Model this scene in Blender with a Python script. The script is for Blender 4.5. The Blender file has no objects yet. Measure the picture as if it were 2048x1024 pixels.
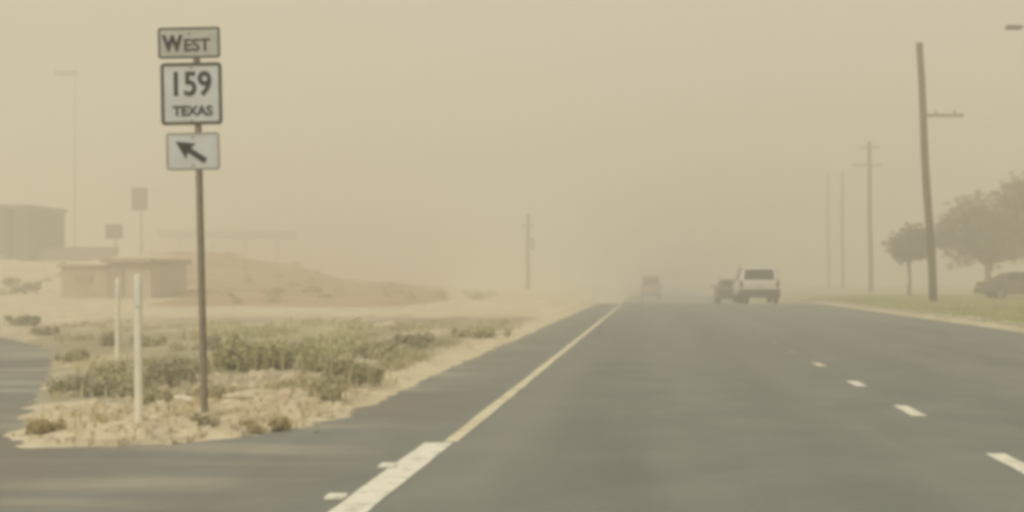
import bpy, bmesh, math, random
from mathutils import Vector, Matrix, noise as mnoise

random.seed(7)
sc = bpy.context.scene
COL = sc.collection

# ------------------------------------------------------------------ camera
F = 2196.0                      # focal length in photograph pixels (2048 wide)
VX, VY, H = 1303.0, 560.0, 1.15  # where the road runs to, and the height of the eye
cam_d = bpy.data.cameras.new("camera")
cam = bpy.data.objects.new("camera", cam_d)
COL.objects.link(cam)
cam.location = (0, 0, H)
cam.rotation_euler = (math.radians(90), 0, 0)
cam_d.sensor_width = 36.0
cam_d.lens = 36.0 * F / 2048.0
cam_d.shift_x = -(VX - 1024.0) / 2048.0
cam_d.shift_y = (VY - 512.0) / 2048.0
cam_d.clip_start = 0.05
cam_d.clip_end = 3000.0
sc.camera = cam

# ------------------------------------------------------------------ sky, sun, exposure
SUN_EL, SUN_ROT = math.radians(40), math.radians(215)
world = bpy.data.worlds.new("World")
sc.world = world
world.use_nodes = True
wn, wl = world.node_tree.nodes, world.node_tree.links
wn.clear()
w_out = wn.new("ShaderNodeOutputWorld")
w_bg = wn.new("ShaderNodeBackground")
w_sky = wn.new("ShaderNodeTexSky")
w_sky.sky_type = 'NISHITA'
w_sky.sun_disc = False
w_sky.sun_elevation = SUN_EL
w_sky.sun_rotation = SUN_ROT
w_sky.dust_density = 6.0
w_mix = wn.new("ShaderNodeMix")
w_mix.data_type = 'RGBA'
w_mix.inputs[0].default_value = 0.88
w_mix.inputs[7].default_value = (7.35, 6.55, 4.85, 1)      # the veil of blown dust
wl.new(w_sky.outputs[0], w_mix.inputs[6])
wl.new(w_mix.outputs[2], w_bg.inputs[0])
w_bg.inputs[1].default_value = 0.10
wl.new(w_bg.outputs[0], w_out.inputs[0])

sun_d = bpy.data.lights.new("sun", 'SUN')
sun_d.energy = 1.35
sun_d.angle = math.radians(25)
sun_d.color = (1.0, 0.955, 0.86)
sun = bpy.data.objects.new("sun", sun_d)
COL.objects.link(sun)
sun.rotation_euler = (math.radians(90) - SUN_EL, 0, math.radians(180) - SUN_ROT)

sc.view_settings.view_transform = 'Standard'
sc.view_settings.look = 'None'
sc.view_settings.exposure = 0.05
sc.view_settings.gamma = 1.0
sc.view_settings.use_curve_mapping = False
sc.render.engine = 'CYCLES'
sc.cycles.use_denoising = True
sc.cycles.max_bounces = 6
sc.cycles.volume_bounces = 2
sc.cycles.pixel_filter_type = 'BLACKMAN_HARRIS'
sc.cycles.filter_width = 4.5     # the soft lens of a small dash camera

# ------------------------------------------------------------------ materials
def mat(name, c1, c2=None, scale=3.0, rough=0.9, detail=6.0, metal=0.0, lo=0.35, hi=0.65, stretch=(1, 1, 1), bump=0.0, bscale=None):
    m = bpy.data.materials.new(name)
    m.use_nodes = True
    n, l = m.node_tree.nodes, m.node_tree.links
    b = n["Principled BSDF"]
    b.inputs["Roughness"].default_value = rough
    b.inputs["Metallic"].default_value = metal
    b.inputs["Specular IOR Level"].default_value = 0.25
    c2 = c2 or tuple(x * 0.8 for x in c1)
    tc = n.new("ShaderNodeTexCoord")
    mp = n.new("ShaderNodeMapping")
    mp.inputs["Scale"].default_value = stretch
    nz = n.new("ShaderNodeTexNoise")
    nz.inputs["Scale"].default_value = scale
    nz.inputs["Detail"].default_value = detail
    cr = n.new("ShaderNodeValToRGB")
    cr.color_ramp.elements[0].position = lo
    cr.color_ramp.elements[1].position = hi
    cr.color_ramp.elements[0].color = (*c1, 1)
    cr.color_ramp.elements[1].color = (*c2, 1)
    l.new(tc.outputs["Object"], mp.inputs[0])
    l.new(mp.outputs[0], nz.inputs["Vector"])
    l.new(nz.outputs["Fac"], cr.inputs[0])
    l.new(cr.outputs[0], b.inputs["Base Color"])
    if bump:
        nb = n.new("ShaderNodeTexNoise")
        nb.inputs["Scale"].default_value = bscale or scale * 4
        nb.inputs["Detail"].default_value = 8
        l.new(tc.outputs["Object"], nb.inputs["Vector"])
        bp = n.new("ShaderNodeBump")
        bp.inputs["Strength"].default_value = bump
        bp.inputs["Distance"].default_value = 0.03
        l.new(nb.outputs["Fac"], bp.inputs["Height"])
        l.new(bp.outputs[0], b.inputs["Normal"])
    return m


def add_layer(m, color, scale, lo, hi, stretch=(1, 1, 1), amount=1.0, offset=(0, 0, 0)):
    """lay a second coat with a shape of its own (sand, oil, dust) over a material's base colour"""
    n, l = m.node_tree.nodes, m.node_tree.links
    b = n["Principled BSDF"]
    src = b.inputs["Base Color"].links[0].from_socket
    tc = n.new("ShaderNodeTexCoord")
    mp = n.new("ShaderNodeMapping")
    mp.inputs["Scale"].default_value = stretch
    mp.inputs["Location"].default_value = offset
    nz = n.new("ShaderNodeTexNoise")
    nz.inputs["Scale"].default_value = scale
    nz.inputs["Detail"].default_value = 5
    mr = n.new("ShaderNodeMapRange")
    mr.inputs[1].default_value, mr.inputs[2].default_value = lo, hi
    mr.inputs[3].default_value, mr.inputs[4].default_value = 0.0, amount
    mx = n.new("ShaderNodeMix")
    mx.data_type = 'RGBA'
    mx.inputs[7].default_value = (*color, 1)
    l.new(tc.outputs["Object"], mp.inputs[0])
    l.new(mp.outputs[0], nz.inputs["Vector"])
    l.new(nz.outputs["Fac"], mr.inputs[0])
    l.new(mr.outputs[0], mx.inputs[0])
    l.new(src, mx.inputs[6])
    l.new(mx.outputs[2], b.inputs["Base Color"])
    return mr, mx


def band(m, mr, axis, a0, a1, b0, b1):
    """keep a layer to a stretch of ground: fades in a0..a1 and out b0..b1 along an axis of the ground plan"""
    n, l = m.node_tree.nodes, m.node_tree.links
    tc = n.new("ShaderNodeTexCoord")
    sp = n.new("ShaderNodeSeparateXYZ")
    l.new(tc.outputs["Object"], sp.inputs[0])
    r1 = n.new("ShaderNodeMapRange"); r1.inputs[1].default_value = a0; r1.inputs[2].default_value = a1
    r2 = n.new("ShaderNodeMapRange"); r2.inputs[1].default_value = b1; r2.inputs[2].default_value = b0
    l.new(sp.outputs[axis], r1.inputs[0]); l.new(sp.outputs[axis], r2.inputs[0])
    mu = n.new("ShaderNodeMath"); mu.operation = 'MULTIPLY'
    l.new(r1.outputs[0], mu.inputs[0]); l.new(r2.outputs[0], mu.inputs[1])
    mu2 = n.new("ShaderNodeMath"); mu2.operation = 'MULTIPLY'
    tgt = mr.outputs[0].links[0].to_socket
    l.new(mr.outputs[0], mu2.inputs[0]); l.new(mu.outputs[0], mu2.inputs[1])
    l.new(mu2.outputs[0], tgt)
    class R: outputs = [mu2.outputs[0]]
    return R


M = {}
M['asphalt'] = mat("asphalt", (0.212, 0.229, 0.222), (0.252, 0.270, 0.258), 1.3, 0.92, 8, bump=0.25, bscale=60)
add_layer(M['asphalt'], (0.298, 0.312, 0.290), 0.5, 0.45, 0.75, (1.6, 0.10, 1), 0.7)          # dust polished into the wheel lanes
add_layer(M['asphalt'], (0.165, 0.176, 0.166), 0.8, 0.56, 0.72, (1.2, 0.12, 1), 0.5, (3, 1, 0))  # oily strip
for _xc in (-0.55, 1.15, 3.2, 4.9):                                                             # wheel paths
    _r, _x = add_layer(M['asphalt'], (0.182, 0.197, 0.190), 0.4, 0.30, 0.62, (1, 0.12, 1), 0.42, (_xc, 0, 0))
    band(M['asphalt'], _r, 0, _xc - 0.45, _xc - 0.1, _xc + 0.1, _xc + 0.45)
_r, _x = add_layer(M['asphalt'], (0.50, 0.47, 0.39), 0.9, 0.45, 0.62, (0.30, 2.4, 1), 0.62)      # sand blown over the turning
band(M['asphalt'], _r, 0, -40, -39, -2.6, -1.7)
add_layer(M['asphalt'], (0.30, 0.315, 0.30), 34.0, 0.56, 0.70, (1, 1, 1), 0.5)                            # pale aggregate showing through
_r, _x = add_layer(M['asphalt'], (0.235, 0.222, 0.200), 0.7, 0.42, 0.60, (1.0, 0.6, 1), 0.7, (9, 2, 0))
band(M['asphalt'], _r, 0, -40, -39, -2.0, -1.5)

M['dirt'] = mat("dirt", (0.62, 0.555, 0.405), (0.74, 0.675, 0.51), 0.8, 0.95, 8, bump=0.9, bscale=7)
add_layer(M['dirt'], (0.45, 0.395, 0.285), 2.6, 0.52, 0.66, (0.8, 1.3, 1), 0.75)
add_layer(M['dirt'], (0.84, 0.78, 0.62), 3.1, 0.54, 0.66, (0.7, 1.5, 1), 0.7, (5, 5, 0))
_r, _x = add_layer(M['dirt'], (0.38, 0.385, 0.20), 0.25, 0.30, 0.55, (1, 0.5, 1), 0.9)            # green verge beyond the far kerb
band(M['dirt'], _r, 0, 8.2, 8.6, 60, 61)
_r, _x = add_layer(M['dirt'], (0.40, 0.385, 0.21), 0.5, 0.36, 0.58, (1, 0.45, 1), 0.75, (7, 3, 0))  # low growth behind the gore
_r = band(M['dirt'], _r, 0, -11, -9, -4.2, -3.2)
band(M['dirt'], _r, 1, 12.0, 14.5, 27, 31)

_r, _x = add_layer(M['dirt'], (0.38, 0.365, 0.265), 0.55, 0.40, 0.56, (0.7, 1.3, 1), 0.85, (1, 4, 0))  # grey-green crust and creeping growth on the gore
_r = band(M['dirt'], _r, 0, -11, -10, -3.4, -2.9)
band(M['dirt'], _r, 1, 9.2, 10.2, 17.0, 20.0)
_r, _x = add_layer(M['dirt'], (0.36, 0.325, 0.225), 0.3, 0.36, 0.52, (1, 0.25, 1), 0.8, (4, 9, 0))     # brown scrubby ground along the far shoulder
_r = band(M['dirt'], _r, 0, -16, -12, -3.2, -2.9)
band(M['dirt'], _r, 1, 15, 17, 30, 34)
_r, _x = add_layer(M['dirt'], (0.74, 0.67, 0.50), 3.0, 0.36, 0.56, (1, 0.5, 1), 0.8, (2, 8, 0))   # pale grit thrown up along the shoulder
band(M['dirt'], _r, 0, -3.6, -3.2, -2.5, -2.3)
M['berm'] = mat("berm_earth", (0.42, 0.315, 0.20), (0.52, 0.41, 0.28), 0.35, 0.95, 6)
M['paint_white'] = mat("road_paint_white", (0.90, 0.90, 0.82), (0.55, 0.56, 0.50), 9, 0.8, 8, lo=0.5, hi=0.74)
M['paint_worn'] = mat("road_paint_worn", (0.80, 0.75, 0.58), (0.58, 0.54, 0.41), 4, 0.85, 8, lo=0.4, hi=0.75)
M['paint_faded'] = mat("road_paint_faded", (0.34, 0.34, 0.30), (0.26, 0.27, 0.25), 4, 0.9, 8, lo=0.4, hi=0.7)
M['concrete'] = mat("concrete", (0.40, 0.385, 0.30), (0.52, 0.49, 0.38), 1.5, 0.9, 6)
M['sheet_white'] = mat("sign_sheet_white", (0.66, 0.70, 0.73), (0.57, 0.605, 0.62), 4, 0.5, 4)
M['sheet_grey'] = mat("sign_sheet_dusty", (0.55, 0.575, 0.54), (0.44, 0.465, 0.42), 5, 0.6, 4)
M['sign_black'] = mat("sign_black", (0.022, 0.021, 0.02), (0.03, 0.03, 0.028), 5, 0.6, 2)
M['sign_edge'] = mat("sign_border_dark", (0.075, 0.07, 0.055), (0.10, 0.095, 0.07), 5, 0.6, 2)
M['steel'] = mat("weathered_steel", (0.26, 0.225, 0.185), (0.33, 0.285, 0.23), 8, 0.7, 4, 0.2)
M['galv'] = mat("galvanised_steel", (0.32, 0.32, 0.30), (0.26, 0.26, 0.24), 8, 0.5, 4, 0.5)
M['post_white'] = mat("delineator_plastic", (0.90, 0.885, 0.76), (0.80, 0.785, 0.66), 7, 0.6, 4)
M['reflector'] = mat("reflector_grey", (0.88, 0.87, 0.80), (0.80, 0.79, 0.72), 9, 0.3, 2)
M['wood'] = mat("creosoted_wood", (0.070, 0.055, 0.038), (0.115, 0.09, 0.06), 3, 0.9, 8, stretch=(6, 6, 0.6))
M['arm'] = mat("weathered_arm", (0.20, 0.17, 0.125), (0.27, 0.23, 0.175), 3, 0.9, 6)
M['leaf'] = mat("tree_leaf", (0.21, 0.20, 0.125), (0.13, 0.128, 0.08), 0.9, 0.8, 4)
M['bark'] = mat("bark", (0.22, 0.185, 0.135), (0.15, 0.125, 0.09), 6, 0.95, 6)
M['weed'] = mat("weed_green", (0.60, 0.575, 0.335), (0.44, 0.425, 0.25), 1.2, 0.85, 4)
M['weed_dark'] = mat("weed_dark", (0.42, 0.40, 0.275), (0.55, 0.515, 0.345), 1.6, 0.85, 4)
M['weed_dry'] = mat("weed_dry", (0.58, 0.49, 0.27), (0.42, 0.355, 0.20), 1.6, 0.9, 4)
M['grass'] = mat("verge_grass", (0.46, 0.475, 0.24), (0.36, 0.37, 0.18), 0.6, 0.9, 4)
M['weed_olive'] = mat("weed_olive", (0.46, 0.43, 0.265), (0.58, 0.54, 0.345), 1.6, 0.85, 4)
M['white_car'] = mat("white_car_paint", (0.72, 0.71, 0.66), (0.60, 0.58, 0.50), 2, 0.4, 3)
M['dark_car'] = mat("dark_car_paint", (0.09, 0.083, 0.07), (0.14, 0.128, 0.105), 2, 0.4, 3)
M['tan_car'] = mat("tan_van_paint", (0.36, 0.30, 0.22), (0.42, 0.36, 0.27), 2, 0.5, 3)
M['glass'] = mat("dark_glass", (0.02, 0.02, 0.018), (0.035, 0.034, 0.03), 2, 0.15, 2)
M['rubber'] = mat("rubber", (0.03, 0.029, 0.027), (0.05, 0.047, 0.042), 6, 0.9, 2)
M['trim'] = mat("bumper_plastic", (0.06, 0.056, 0.048), (0.10, 0.09, 0.075), 4, 0.7, 3)
M['alloy'] = mat("alloy", (0.35, 0.34, 0.32), (0.28, 0.27, 0.25), 4, 0.4, 2, 0.7)
M['red_lens'] = mat("red_lens", (0.22, 0.035, 0.025), (0.16, 0.03, 0.02), 4, 0.25, 2)
M['clear_lens'] = mat("clear_lens", (0.55, 0.55, 0.52), (0.45, 0.45, 0.42), 4, 0.2, 2)
M['plate'] = mat("number_plate", (0.6, 0.6, 0.56), (0.5, 0.5, 0.46), 9, 0.5, 2)
M['wall'] = mat("block_wall", (0.30, 0.25, 0.175), (0.25, 0.205, 0.145), 0.6, 0.9, 5)
M['wall_dark'] = mat("dark_cladding", (0.12, 0.098, 0.068), (0.155, 0.125, 0.09), 0.6, 0.9, 5)
M['shed_wall'] = mat("shed_wall", (0.47, 0.41, 0.31), (0.56, 0.50, 0.385), 0.9, 0.9, 5)
M['shed_roof'] = mat("shed_roof", (0.37, 0.32, 0.245), (0.44, 0.385, 0.295), 1.2, 0.9, 5)
M['roof'] = mat("sheet_roof", (0.17, 0.145, 0.105), (0.22, 0.19, 0.14), 1.0, 0.8, 4)
M['rock'] = mat("pale_rock", (0.74, 0.68, 0.52), (0.58, 0.50, 0.36), 5, 0.9, 6, bump=0.4)
M['litter'] = mat("pale_litter", (0.85, 0.82, 0.68), (0.75, 0.71, 0.56), 7, 0.7, 4)

# ------------------------------------------------------------------ helpers
def at(px, py, Y):
    return Vector(((px - VX) / F * Y, Y, H - (py - VY) / F * Y))


def link(name, me, material=None, parent=None, smooth=False):
    o = bpy.data.objects.new(name, me)
    COL.objects.link(o)
    if material:
        me.materials.append(material)
    if parent:
        o.parent = parent
    if smooth:
        for p in me.polygons:
            p.use_smooth = True
    return o


def from_bm(name, bm, material=None, parent=None, smooth=False):
    me = bpy.data.meshes.new(name)
    bm.normal_update()
    bm.to_mesh(me)
    bm.free()
    return link(name, me, material, parent, smooth)


def from_py(name, vs, fs, material=None, parent=None, smooth=False):
    me = bpy.data.meshes.new(name)
    me.from_pydata(vs, [], fs)
    me.update()
    return link(name, me, material, parent, smooth)


def tag(o, label=None, cat=None, group=None, kind=None):
    if label: o['label'] = label
    if cat: o['category'] = cat
    if group: o['group'] = group
    if kind: o['kind'] = kind
    return o


def thing(name, loc, label, cat, group=None, rot=(0, 0, 0)):
    o = bpy.data.objects.new(name, None)
    COL.objects.link(o)
    o.location = loc
    o.rotation_euler = rot
    return tag(o, label, cat, group)


def bx(bm, c, s, rot=None, bevel=0.0):
    """box centred on c with full sizes s"""
    r = bmesh.ops.create_cube(bm, size=1.0)
    vs = r['verts']
    bmesh.ops.scale(bm, vec=s, verts=vs)
    if bevel:
        es = list({e for v in vs for e in v.link_edges})
        rb = bmesh.ops.bevel(bm, geom=es, offset=bevel, segments=2, profile=0.6, affect='EDGES')
        vs = list({v for v in rb['verts']} | {v for v in vs if v.is_valid})
    if rot:
        bmesh.ops.rotate(bm, cent=(0, 0, 0), matrix=rot, verts=vs)
    bmesh.ops.translate(bm, vec=c, verts=vs)
    return vs


def tube(bm, pts, radii, seg=8, cap=True):
    """tapered tube through points"""
    rings = []
    for i, p in enumerate(pts):
        p = Vector(p)
        d = (Vector(pts[min(i + 1, len(pts) - 1)]) - Vector(pts[max(i - 1, 0)])).normalized()
        a = d.orthogonal().normalized() if abs(d.z) < 0.9 else Vector((1, 0, 0)) - d * d.x
        a.normalize()
        b = d.cross(a)
        rings.append([bm.verts.new(p + (a * math.cos(t) + b * math.sin(t)) * radii[i])
                      for t in [2 * math.pi * k / seg for k in range(seg)]])
    for r0, r1 in zip(rings, rings[1:]):
        for k in range(seg):
            bm.faces.new((r0[k], r0[(k + 1) % seg], r1[(k + 1) % seg], r1[k]))
    if cap:
        bm.faces.new(rings[0][::-1])
        bm.faces.new(rings[-1])


def smooth01(t):
    t = max(0.0, min(1.0, t))
    return t * t * (3 - 2 * t)


def lerp_table(tab, x):
    if x <= tab[0][0]: return tab[0][1]
    for (a, va), (b, vb) in zip(tab, tab[1:]):
        if x <= b: return va + (vb - va) * (x - a) / (b - a)
    return tab[-1][1]


# ------------------------------------------------------------------ the lie of the land
def drop(Y):
    if Y < 50: return 0.0
    if Y < 62: return 0.00292 / 2 * (Y - 50) ** 2
    if Y < 72: return 0.21 + 0.035 * (Y - 62)
    t = min(Y, 84) - 72
    return 0.56 + 0.035 * t - 0.035 / 24 * t * t


def road_z(X, Y):
    w = smooth01((X + 8.0) / 3.5) * (1 - smooth01((X - 8.6) / 3.0))
    w = 0.10 + 0.90 * w
    return -drop(Y) * w


RIDGE = [(-900, 528), (220, 524), (300, 508), (420, 508), (490, 524), (570, 535), (655, 557), (740, 573), (830, 582), (900, 594), (965, 606), (1050, 620)]


def berm_z(X, Y):
    if Y < 40: return 0.0
    px = VX + X / max(Y, 52) * F
    zr = H + (560 - lerp_table(RIDGE, px)) / F * 74.0
    zr = max(zr, 0.0)
    zr += (mnoise.noise(Vector((X * 0.22, Y * 0.2, 5.0))) * 0.45 + mnoise.noise(Vector((X * 0.7, Y * 0.6, 2.0))) * 0.16) * min(1.0, zr / 0.6)
    t = max(0.0, min(1.0, (Y - 41) / 33.0))
    return zr * (0.35 * t + 0.65 * t * t) if t < 1 else zr


# paved outline (main carriageway, its shoulder, and the turning that forks off)
PAVED = [(-2.55, 400), (-2.55, 40), (-2.55, 14), (-2.50, 10.6), (-2.54, 9.2), (-2.66, 8.45), (-2.95, 7.92), (-3.3, 7.68), (-3.8, 7.50), (-4.4, 7.46),
         (-4.66, 7.8), (-5.35, 9.2), (-5.98, 10.4), (-6.7, 12.0), (-7.95, 14.4), (-9.4, 17.0), (-11.1, 19.5), (-13.0, 21.7), (-18, 25), (-40, 31),
         (-40, 22), (-22, 16), (-14, 8), (-10, 0), (-10, -12), (8.0, -12), (8.0, 400)]


def paved_sd(x, y):
    """signed distance to the paved outline, negative inside"""
    inside, best = False, 1e9
    n = len(PAVED)
    for i in range(n):
        x0, y0 = PAVED[i]; x1, y1 = PAVED[(i + 1) % n]
        if (y0 > y) != (y1 > y) and x < (x1 - x0) * (y - y0) / (y1 - y0) + x0:
            inside = not inside
        dx, dy = x1 - x0, y1 - y0
        t = max(0, min(1, ((x - x0) * dx + (y - y0) * dy) / (dx * dx + dy * dy)))
        d = math.hypot(x - x0 - t * dx, y - y0 - t * dy)
        if d < best: best = d
    return -best if inside else best


def ground_z(x, y):
    base = road_z(x, y) + berm_z(x, y)
    sd = paved_sd(x, y)
    v = Vector((x, y, 0))
    if x < 3: sd += 0.11 * mnoise.noise(v * 1.9) + 0.11 * mnoise.noise(v * 4.3) + 0.06 * mnoise.noise(v * 11.0)
    if sd < 0:
        return base - 0.02 - 0.35 * min(0.25, -sd)
    n1 = mnoise.noise(v * 0.55) * 0.07 + mnoise.noise(v * 1.7) * 0.035 + mnoise.noise(v * 4.5) * 0.028 + mnoise.noise(v * 9.0) * 0.014
    lift = 0.07 if x < 3 else 0.14
    rise = 0.0
    if x < -3: rise = 0.10 * smooth01((y - 24) / 30)
    return base + rise + lift * smooth01(sd / 0.55) + n1 * smooth01(sd / 0.8) - 0.004


def axis_lines(segs):
    out = [segs[0][0]]
    for a, b, st in segs:
        n = max(1, round((b - a) / st))
        out += [a + (b - a) * (k + 1) / n for k in range(n)]
    return out


gx = axis_lines([(-340, -60, 28), (-60, -20, 2.0), (-20, -9, 0.5), (-9, -1.8, 0.09), (-1.8, 7.4, 1.2), (7.4, 9.4, 0.2), (9.4, 30, 1.5), (30, 60, 5), (60, 340, 28)])
gy = axis_lines([(-60, 4, 8), (4, 12, 0.09), (12, 20, 0.25), (20, 50, 0.8), (50, 90, 1.5), (90, 140, 5), (140, 340, 20)])
vs, fs = [], []
for y in gy:
    for x in gx:
        vs.append((x, y, ground_z(x, y)))
nx = len(gx)
for j in range(len(gy) - 1):
    for i in range(nx - 1):
        fs.append((j * nx + i, j * nx + i + 1, (j + 1) * nx + i + 1, (j + 1) * nx + i))
ground = from_py("ground", vs, fs, M['dirt'], smooth=True)
tag(ground, kind="structure")
ground.data.materials.append(M['berm'])
for p in ground.data.polygons:
    c = p.center
    ppx = VX + c.x / max(c.y, 1) * F + 40 * mnoise.noise(Vector((c.x * 0.4, c.y * 0.4, 0)))
    if c.y > 40.5 + 3 * mnoise.noise(Vector((c.x * 0.3, 0, 1.0))) and 300 < ppx < 930 and berm_z(c.x, c.y) > 0.0:
        p.material_index = 1

rx = axis_lines([(-40, -10, 6), (-10, -2, 2), (-2, 8.6, 1.06)])
ry = axis_lines([(-12, 44, 8), (44, 90, 1.5), (90, 140, 10), (140, 330, 40)])
vs, fs = [], []
for y in ry:
    for x in rx:
        vs.append((x, y, road_z(x, y)))
nx = len(rx)
for j in range(len(ry) - 1):
    for i in range(nx - 1):
        fs.append((j * nx + i, j * nx + i + 1, (j + 1) * nx + i + 1, (j + 1) * nx + i))
# drop the cells far outside the pavement (they would lie under the rising bank)
fs = [f for f in fs if not (vs[f[0]][1] > 42 and vs[f[1]][0] <= -4)]
road = from_py("road", vs, fs, M['asphalt'], smooth=True)
tag(road, kind="structure")


def road_strip(name, x0, x1, y0, y1, material, dz=0.004, ragged=0.0, step=0.5):
    n = max(1, int((y1 - y0) / step))
    vs, fs = [], []
    for k in range(n + 1):
        y = y0 + (y1 - y0) * k / n
        a = random.uniform(-ragged, ragged); b = random.uniform(-ragged, ragged)
        vs += [(x0 + a, y, road_z(x0, y) + dz), (x1 + b, y, road_z(x1, y) + dz)]
    for k in range(n):
        fs.append((2 * k, 2 * k + 1, 2 * k + 3, 2 * k + 2))
    return tag(from_py(name, vs, fs, material), kind="structure")


road_strip("edge_line", -1.475, -1.370, 7.78, 60, M['paint_worn'], ragged=0.008)
road_strip("gore_line", -1.600, -1.405, 2.0, 7.74, M['paint_white'], ragged=0.008, step=0.3)
for k, y in enumerate((3.8, 6.48, 9.27, 11.85, 14.6, 17.3, 20.0, 22.7, 25.4, 28.1, 30.8)):
    road_strip("lane_dash", 2.205, 2.33, y, y + (0.78 if k < 3 else 0.62), M['paint_white'] if k < 4 else M['paint_worn'] if k < 5 else M['paint_faded'], ragged=0.01, step=0.2)

# pale kerb beyond the far lane
vs, fs = [], []
prof = [(7.95, -0.05), (7.95, 0.02), (8.32, 0.03), (8.36, 0.13), (8.40, 0.145), (8.52, 0.145), (8.55, -0.05)]
ky = axis_lines([(-10, 44, 6), (44, 90, 1.5), (90, 140, 10)])
for y in ky:
    for (x, z) in prof:
        vs.append((x, y, road_z(x, y) + z))
npf = len(prof)
for j in range(len(ky) - 1):
    for i in range(npf - 1):
        fs.append((j * npf + i, (j + 1) * npf + i, (j + 1) * npf + i + 1, j * npf + i + 1))
tag(from_py("kerb", vs, fs, M['concrete']), kind="structure")

# ------------------------------------------------------------------ route sign assembly
def text_bm(body, size, bold=0.0, sx=1.0, depth=0.002):
    cu = bpy.data.curves.new("lettering", 'FONT')
    cu.body = body
    cu.size = size
    cu.align_x = 'CENTER'
    cu.align_y = 'CENTER'
    cu.offset = bold
    cu.extrude = depth
    o = bpy.data.objects.new("lettering", cu)
    COL.objects.link(o)
    bpy.context.view_layer.update()
    me = bpy.data.meshes.new_from_object(o.evaluated_get(bpy.context.evaluated_depsgraph_get()))
    bpy.data.objects.remove(o)
    bpy.data.curves.remove(cu)
    me.transform(Matrix.Diagonal((sx, 1, 1, 1)))
    me.transform(Matrix.Rotation(math.radians(90), 4, 'X'))     # face -Y (towards the traffic)
    return me


def rrect(w, h, r, n=5):
    pts = []
    for cx, cz, a0 in ((w / 2 - r, h / 2 - r, 0), (-w / 2 + r, h / 2 - r, 90), (-w / 2 + r, -h / 2 + r, 180), (w / 2 - r, -h / 2 + r, 270)):
        for k in range(n + 1):
            a = math.radians(a0 + 90 * k / n)
            pts.append((cx + r * math.cos(a), cz + r * math.sin(a)))
    return pts


def plate_bm(w, h, r, t=0.004):
    bm = bmesh.new()
    pts = rrect(w, h, r)
    f = [bm.verts.new((x, 0, z)) for x, z in pts]
    b = [bm.verts.new((x, t, z)) for x, z in pts]
    bm.faces.new(f); bm.faces.new(b[::-1])
    for k in range(len(pts)):
        bm.faces.new((f[k], b[k], b[(k + 1) % len(pts)], f[(k + 1) % len(pts)]))
    bmesh.ops.recalc_face_normals(bm, faces=bm.faces)
    return bm


def ring_bm(w, h, r, bw, y=-0.003):
    bm = bmesh.new()
    o = rrect(w, h, r); i = rrect(w - 2 * bw, h - 2 * bw, max(r - bw, 0.005))
    a = [bm.verts.new((x, y, z)) for x, z in o]
    b = [bm.verts.new((x, y, z)) for x, z in i]
    a2 = [bm.verts.new((x, 0.0, z)) for x, z in o]
    n = len(o)
    for k in range(n):
        bm.faces.new((a[k], a[(k + 1) % n], b[(k + 1) % n], b[k]))
        bm.faces.new((a2[k], a2[(k + 1) % n], a[(k + 1) % n], a[k]))
    bmesh.ops.recalc_face_normals(bm, faces=bm.faces)
    return bm


YS = F / 200.0                                   # the sign stands where 200 px make a metre
base = at(407, 838, YS)
YN = 8.4                                        # true distance; the assembly is drawn at YS and scaled
sign = thing("route_sign", base, "tall roadside post with three stacked white plates, route 159 above a slanting arrow", "road sign")
sign.rotation_euler = (0, math.radians(-1.3), 0)
sign.location = at(407, 838, YN)
sign.scale = (YN / YS,) * 3
bm = bmesh.new()                                 # perforated U-channel post
top_z = 3.90
for (cx, cy, w, d) in ((0, 0.0, 0.034, 0.006), (-0.019, 0.016, 0.006, 0.034), (0.019, 0.016, 0.006, 0.034), (-0.027, 0.033, 0.012, 0.005), (0.027, 0.033, 0.012, 0.005)):
    bx(bm, (cx, cy, top_z / 2 - 0.2), (w, d, top_z + 0.4 - abs(cx) * 0.1))
from_bm("post", bm, M['steel'], sign)


def sign_at(px, py):
    """offset of a plate's centre from the post's base (in the leaning frame of the post)"""
    p = at(px, py, YS) - base
    a = math.radians(1.3)
    return Vector((p.x * math.cos(a) + p.z * math.sin(a), -0.012, -p.x * math.sin(a) + p.z * math.cos(a)))


def put(o, v):
    o.location = v
    return o


c = sign_at(379, 86)
dp = put(from_bm("direction_plate", plate_bm(0.625, 0.315, 0.03), M['sheet_grey'], sign), c)
dp['label'] = "dusty top plate reading WEST"
from_bm("border", ring_bm(0.615, 0.305, 0.028, 0.020), M['sign_edge'], dp)
w = link("lettering", text_bm("W", 0.215, 0.010, 0.82), M['sign_black'], dp); w.location = (-0.165, -0.004, -0.012)
w = link("lettering", text_bm("EST", 0.172, 0.003, 1.0), M['sign_black'], dp); w.location = (0.077, -0.004, -0.03)

c = sign_at(384, 188)
rp = put(from_bm("route_plate", plate_bm(0.612, 0.622, 0.04), M['sheet_white'], sign), c)
rp.rotation_euler = (0, math.radians(0.2), 0)
from_bm("border", ring_bm(0.612, 0.622, 0.04, 0.034), M['sign_edge'], rp)
w = link("lettering", text_bm("159", 0.335, 0.006, 0.86), M['sign_black'], rp); w.location = (-0.01, -0.004, 0.088)
w = link("lettering", text_bm("TEXAS", 0.135, 0.004, 1.0), M['sign_black'], rp); w.location = (0.01, -0.004, -0.175)

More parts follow.
